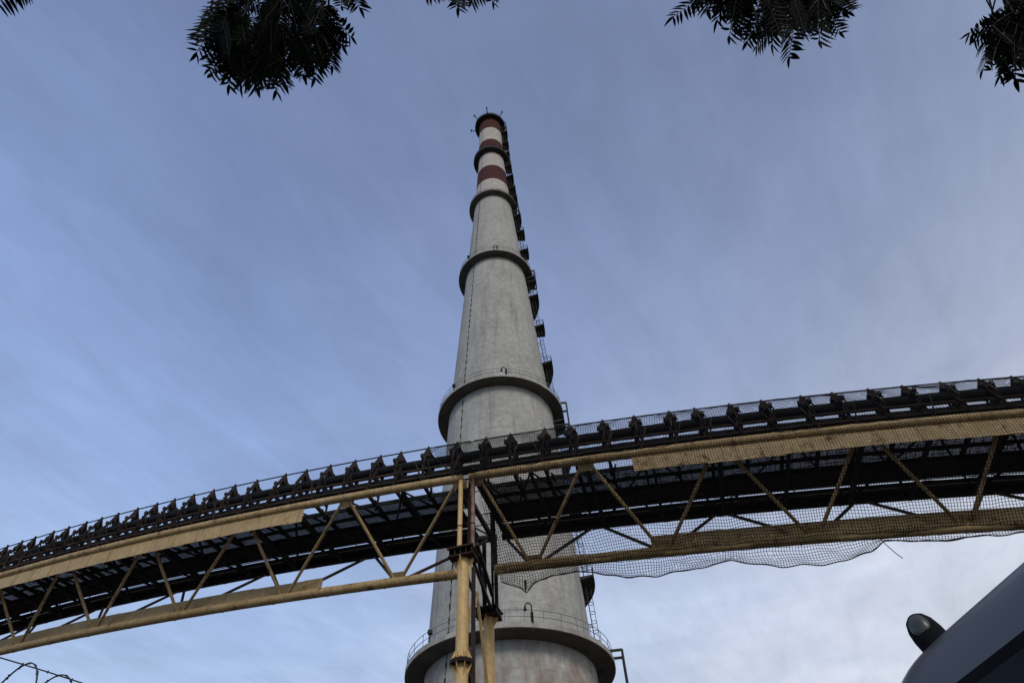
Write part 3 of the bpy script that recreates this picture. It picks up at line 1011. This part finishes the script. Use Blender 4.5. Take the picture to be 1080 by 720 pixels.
VX, VY, VL, VW = 2.10, 0.075, 4.6, 1.72      # centre and size; long axis along Y
VZ = ZC + 0.84                               # roof height
van = thing('parked_van', 'dark slate-grey van with tinted windows, only its rounded roof corner showing', 'van', (VX, VY, 0))
def section(yy):
    """half outline (x half width, z) from sill to roof centre at station yy in 0..1 (0 = rear end behind the camera, 1 = end in view)"""
    e = max(0.0, abs(yy - 0.5) * 2 * VL / 2 - (VL / 2 - 0.42)) / 0.42       # 0 in the middle, 1 at the tips
    k = math.sqrt(max(0.0, 1 - e ** 2.6))
    wx = VW / 2 * (0.66 + 0.34 * k)
    zr = VZ - 0.30 * (1 - k)
    out = []
    for x, z in ((0.93, 0.42), (1.0, 0.55), (1.0, 0.98), (0.985, 1.22), (0.945, 1.55), (0.915, zr - 0.22), (0.885, zr - 0.12), (0.83, zr - 0.055), (0.73, zr - 0.022), (0.5, zr - 0.004), (0.0, zr + 0.012)):
        out.append((wx * x, z))
    return out
vb = MB()
sts = [0.0, 0.006, 0.018, 0.035, 0.055, 0.08, 0.11] + list(np.linspace(0.16, 0.84, 14)) + [0.89, 0.92, 0.945, 0.965, 0.982, 0.994, 1.0]
rows = []
for yy in sts:
    o_ = section(yy)
    full = [(-x, z) for x, z in o_] + [(x, z) for x, z in reversed(o_[:-1])]
    rows.append([(VX + x, VY - VL / 2 + yy * VL, z) for x, z in full])
k = len(rows[0])
vs = [p for r in rows for p in r]
fs = [(i * k + j, i * k + j + 1, (i + 1) * k + j + 1, (i + 1) * k + j) for i in range(len(rows) - 1) for j in range(k - 1)]
fs += [tuple(range(k))[::-1], tuple((len(rows) - 1) * k + j for j in range(k))]
fs += [(i * k, (i + 1) * k, (i + 1) * k + k - 1, i * k + k - 1) for i in range(len(rows) - 1)]
vb.add(vs, fs)
body = vb.build('body', M['van'], van, True, origin=(VX, VY, 0))
md = body.modifiers.new('round', 'SUBSURF'); md.levels = 2; md.render_levels = 2
def side_x(z, yy):
    o_ = section(yy); zs_ = [p[1] for p in o_]; xs_ = [p[0] for p in o_]
    return float(np.interp(z, zs_, xs_))
# side windows in the body sides, each a pane in a black seal
for sg in (-1, 1):
    for (ya, yb) in ((0.10, 0.36), (0.38, 0.62), (0.64, 0.955)):
        sl = MB(); pn = MB()
        zlo, zhi = 1.17, VZ - 0.235
        for mbx, gr, pr in ((sl, 0.03, 0.008), (pn, 0.0, 0.014)):
            g_ = []
            NU, NVv = 14, 8
            for i in range(NU + 1):
                for j in range(NVv + 1):
                    q = i / NU; w_ = j / NVv
                    yy = ya + (yb - ya) * q
                    z = (zlo - gr) + (zhi - zlo + 2 * gr) * w_
                    # rounded pane corners
                    cx_ = (q - 0.5) * 2; cz_ = (w_ - 0.5) * 2
                    sh_ = 1 - 0.06 * (abs(cx_) ** 4) * (abs(cz_) ** 4)
                    yy = (ya + yb) / 2 + (yy - (ya + yb) / 2) * sh_ * (1 + (gr / ((yb - ya) * VL / 2)))
                    x = side_x(z, min(max(yy, 0), 1)) + pr
                    g_.append((VX + sg * x, VY - VL / 2 + yy * VL, z))
            ff = [(i * (NVv + 1) + j, (i + 1) * (NVv + 1) + j, (i + 1) * (NVv + 1) + j + 1, i * (NVv + 1) + j + 1) for i in range(NU) for j in range(NVv)]
            if sg > 0: ff = [f[::-1] for f in ff]
            mbx.add(g_, ff)
        wn = pn.build('window', M['glass'], van, True, origin=(VX, VY, 0))
        so = sl.build('seal', M['seal'], wn, True, origin=(VX, VY, 0))
for yy, sgy in ((0.0, -1), (1.0, 1)):
    wd_ = MB(); yv = VY - VL / 2 + yy * VL
    hw = VW / 2 * 0.60
    wd_.poly([(VX - hw, yv + sgy * 0.012, 1.15), (VX + hw, yv + sgy * 0.012, 1.15), (VX + hw * 0.92, yv + sgy * 0.012, VZ - 0.45), (VX - hw * 0.92, yv + sgy * 0.012, VZ - 0.45)], 0.012)
    wd_.build('windscreen', M['glass'], van, False, origin=(VX, VY, 0))
    bmp = MB(); bmp.path([(VX - 0.82, yv - sgy * 0.22, 0.52), (VX - 0.62, yv + sgy * 0.06, 0.52), (VX + 0.62, yv + sgy * 0.06, 0.52), (VX + 0.82, yv - sgy * 0.22, 0.52)], 0.11, 10)
    bmp.build('bumper', M['seal'], van, True, origin=(VX, VY, 0))
    for sg in (-1, 1):
        hl = MB(); hl.box((VX + sg * 0.42, yv + sgy * 0.015, 0.85), (0.10, 0, 0), (0, 0.02, 0), (0, 0, 0.10))
        hl.build('headlight' if sgy > 0 else 'tail_light', M['lens'] if sgy > 0 else M['red_post'], van, False, origin=(VX, VY, 0))
for sg in (-1, 1):
    for yo in (-1.35, 1.35):
        c = Vector((VX + sg * (VW / 2 - 0.09), VY + yo, 0.33))
        ty = MB()
        ty.path([c + Vector((0, 0.235 * math.cos(2 * math.pi * q / 28), 0.235 * math.sin(2 * math.pi * q / 28))) for q in range(28)], 0.095, 10, closed=True)
        wh_ = ty.build('tyre', M['seal'], van, True, origin=tuple(c))
        rm = MB(); rm.tube(c - Vector((0.07, 0, 0)), c + Vector((0.07, 0, 0)), 0.19, 20)
        rm.tube(c + Vector((sg * 0.06, 0, 0)), c + Vector((sg * 0.095, 0, 0)), 0.07, 12)
        rm.build('rim', M['hub'], wh_, True, origin=tuple(c))
# marker lamp leaning on the roof corner
lc = Vector((VX - 0.66, VY + 1.88, VZ - 0.075))
ldir = Vector((-0.10, 0.30, 1.0)).normalized()
lm = MB()
prof_n = [(0.0, 0.040), (0.25, 0.042), (0.5, 0.042), (0.72, 0.038), (0.88, 0.029), (0.97, 0.016), (1.0, 0.003)]
lm.path([lc + ldir * (0.125 * a_) for a_, _ in prof_n], 0.05, 20, rs=[r for _, r in prof_n])
lam = lm.build('marker_lamp', M['seal'], van, True, origin=(VX, VY, 0))
ln = MB()
toc = (Matrix.Rotation(-R_(11.5), 3, 'Z') @ (Vector((0, 0, ZC)) - Vector((1.05, 1.68, VZ)))).normalized()
fr_ = (toc - ldir * toc.dot(ldir)).normalized(); sd_ = ldir.cross(fr_)
cL = lc + ldir * 0.072 + fr_ * 0.026
vsl = [cL + fr_ * 0.018]
NR, NA = 5, 22
for i in range(1, NR + 1):
    q = i / NR
    for j in range(NA):
        an = 2 * math.pi * j / NA
        vsl.append(cL + sd_ * 0.029 * q * math.cos(an) + ldir * 0.040 * q * math.sin(an) + fr_ * 0.018 * math.sqrt(max(0, 1 - q * q)))
fsl = [(0, 1 + j, 1 + (j + 1) % NA) for j in range(NA)]
for i in range(1, NR):
    for j in range(NA):
        j2 = (j + 1) % NA
        fsl.append((1 + (i - 1) * NA + j, 1 + i * NA + j, 1 + i * NA + j2, 1 + (i - 1) * NA + j2))
ln.add(vsl, fsl)
ln.build('lens', M['lens'], lam, True, origin=(VX, VY, 0))
van.rotation_euler.z = R_(11.5)

# ------------------------------------------------------------------ tree overhead
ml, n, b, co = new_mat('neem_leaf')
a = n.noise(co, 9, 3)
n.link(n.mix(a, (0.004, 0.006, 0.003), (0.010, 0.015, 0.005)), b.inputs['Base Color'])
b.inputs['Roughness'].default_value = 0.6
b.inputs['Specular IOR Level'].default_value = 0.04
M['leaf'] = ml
M['bark'] = mat_plain('bark', (0.035, 0.028, 0.022), (0.085, 0.07, 0.055), 7, 0.95, bstr=0.8)

def ray(x, y):
    d_ = fwd + cr * ((x - 540) / FPX) - cu * ((y - 360) / FPX)
    return d_.normalized()
def on_ray(x, y, dist):
    return Vector((0, 0, ZC)) + ray(x, y) * dist

TB = Vector((-0.7, -2.9, 0))
tree = thing('tree', 'leafy tree whose feathery dark branches hang into the top of the view', 'tree', TB)
fork = TB + Vector((0.15, 0.5, 3.3))
tk = MB()
tk.path([TB - UPV * 0.1, TB + Vector((0.02, 0.05, 0.7)), TB + Vector((0.0, 0.15, 1.7)), TB + Vector((0.1, 0.3, 2.6)), fork], 0.2, 14, rs=[0.30, 0.22, 0.19, 0.17, 0.16])
tk.build('trunk', M['bark'], tree, True, origin=TB)

def leaflet(mb, p, dv, up, L, Wd):
    """pointed, slightly sickle-shaped leaflet, folded along the midrib"""
    sd = dv.cross(up)
    if sd.length < 1e-4: sd = dv.orthogonal()
    sd.normalize(); up = sd.cross(dv)
    bend = random.uniform(-0.10, 0.16) * L
    vs = []
    prof_ = [(0, 0.0), (0.14, 0.62), (0.36, 1.0), (0.62, 0.82), (0.84, 0.40), (1.0, 0.0)]
    for t_, w_ in prof_:
        c = p + dv * (L * t_) - up * (0.10 * L * t_ * t_) + sd * (bend * t_ * t_)
        vs += [c + sd * (Wd * w_ / 2) + up * (0.12 * Wd * w_), c, c - sd * (Wd * w_ / 2) + up * (0.12 * Wd * w_)]
    fs_ = []
    for i in range(len(prof_) - 1):
        fs_ += [(i * 3, i * 3 + 1, i * 3 + 4, i * 3 + 3), (i * 3 + 1, i * 3 + 2, i * 3 + 5, i * 3 + 4)]
    mb.add(vs, fs_)

def frond(leaf, twig, p, dv, L, nl):
    """pinnate leaf: rachis with paired leaflets"""
    dv = dv.normalized()
    side = dv.cross(UPV)
    if side.length < 1e-3: side = Vector((1, 0, 0))
    side.normalize()
    upn = side.cross(dv)
    roll = random.uniform(-0.5, 0.5)
    side, upn = side * math.cos(roll) + upn * math.sin(roll), upn * math.cos(roll) - side * math.sin(roll)
    pts = []
    for i in range(nl + 2):
        t_ = i / (nl + 1)
        pts.append(p + dv * (L * t_) - UPV * (0.14 * L * t_ * t_))
    twig.path(pts, 0.0014, 4)
    for i in range(1, nl + 2):
        t_ = i / (nl + 1)
        tg_ = (pts[i] - pts[i - 1]).normalized()
        ll = L * 0.31 * (0.75 + 0.45 * math.sin(math.pi * min(1, t_ * 0.9))) * random.uniform(0.85, 1.12)
        for sg in (-1, 1):
            if random.random() < 0.04: continue
            ad = (tg_ * random.uniform(0.38, 0.62) + side * sg * 0.9 - UPV * 0.12).normalized()
            leaflet(leaf, pts[i] + tg_ * (0.006 * sg), ad, upn, ll, ll * random.uniform(0.18, 0.25))
    leaflet(leaf, pts[-1], (pts[-1] - pts[-2]).normalized(), upn, L * 0.30, L * 0.085)

# sprays: where each branch end hangs (direction seen from the eye, distance, spread, amount)
sprays = [
    dict(c=(288, 33), rx=44, ry=38, n=62, dist=2.9),
    dict(c=(236, 18), rx=20, ry=28, n=24, dist=2.85),
    dict(c=(333, 24), rx=18, ry=32, n=24, dist=2.95),
    dict(c=(275, -70), rx=90, ry=40, n=40, dist=3.0),
    dict(c=(812, -5), rx=48, ry=27, n=48, dist=2.9),
    dict(c=(872, 4), rx=18, ry=20, n=22, dist=2.9),
    dict(c=(815, -85), rx=90, ry=36, n=34, dist=3.0),
    dict(c=(1074, 28), rx=26, ry=20, n=30, dist=3.0),
    dict(c=(1086, -8), rx=22, ry=14, n=16, dist=3.1),
    dict(c=(22, -18), rx=12, ry=4, n=6, dist=2.8),
    dict(c=(480, -17), rx=10, ry=5, n=7, dist=2.9),
    dict(c=(514, -17), rx=8, ry=5, n=5, dist=2.9),
    dict(c=(246, 58), rx=14, ry=10, n=7, dist=2.95),
    dict(c=(300, 66), rx=22, ry=8, n=8, dist=2.95),
    dict(c=(346, 48), rx=10, ry=14, n=6, dist=3.0),
    dict(c=(840, 30), rx=34, ry=8, n=8, dist=2.95),
    dict(c=(1052, 44), rx=8, ry=10, n=6, dist=3.0),
    dict(c=(742, -8), rx=14, ry=7, n=10, dist=2.9),
    dict(c=(362, -14), rx=10, ry=8, n=6, dist=2.9),
]
for S in sprays:
    lf, tw_ = MB(), MB()
    cx_, cy_ = S['c']
    ctr = on_ray(cx_, cy_, S['dist'])
    # limb from the fork to this spray
    lb = MB()
    m1 = fork.lerp(ctr, 0.35) + UPV * 0.35; m2 = fork.lerp(ctr, 0.75) + UPV * 0.30
    endp = on_ray(cx_, min(cy_ - 30, -45), S['dist'])
    kf = 0.3 + 0.7 * min(1.0, S['n'] / 45.0)
    wob = lambda a_: Vector((random.gauss(0, a_), random.gauss(0, a_), random.gauss(0, a_ * 0.6)))
    lb.path([fork, fork.lerp(m1, 0.5) + wob(0.05), m1 + wob(0.12), m1.lerp(m2, 0.5) + UPV * 0.05 + wob(0.10), m2 + wob(0.08), endp + UPV * 0.15], 0.05, 8,
            rs=[0.06 * kf, 0.05 * kf, 0.040 * kf, 0.030 * kf, 0.019 * kf, 0.007])
    bro = lb.build('branch', M['bark'], tree, True, origin=TB)
    for i in range(S['n']):
        an = random.uniform(0, 2 * math.pi); rr = math.sqrt(random.random())
        x = cx_ + S['rx'] * rr * math.cos(an); y = cy_ + S['ry'] * rr * math.sin(an)
        p = on_ray(x, y, S['dist'] + random.uniform(-0.25, 0.35))
        # fronds lean out from the middle of the spray and droop
        out_ = (p - on_ray(cx_, cy_ - S['ry'] * 0.8, S['dist']))
        if out_.length < 1e-3: out_ = Vector((0, 1, 0))
        dv = out_.normalized() + cr * random.gauss(0, 0.35) - cu * random.gauss(0.25, 0.3) + fwd * random.gauss(0, 0.25)
        frond(lf, tw_, p - dv.normalized() * 0.07, dv, random.uniform(0.11, 0.19), random.randint(8, 11))
        if i % 4 == 0:
            tw_.path([p - dv.normalized() * 0.07, p.lerp(endp, 0.5) + UPV * 0.05, endp + UPV * 0.15], 0.003, 4)
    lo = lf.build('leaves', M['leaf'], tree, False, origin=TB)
    to = tw_.build('twigs', M['bark'], lo, False, origin=TB)
    lo['kind'] = 'stuff'
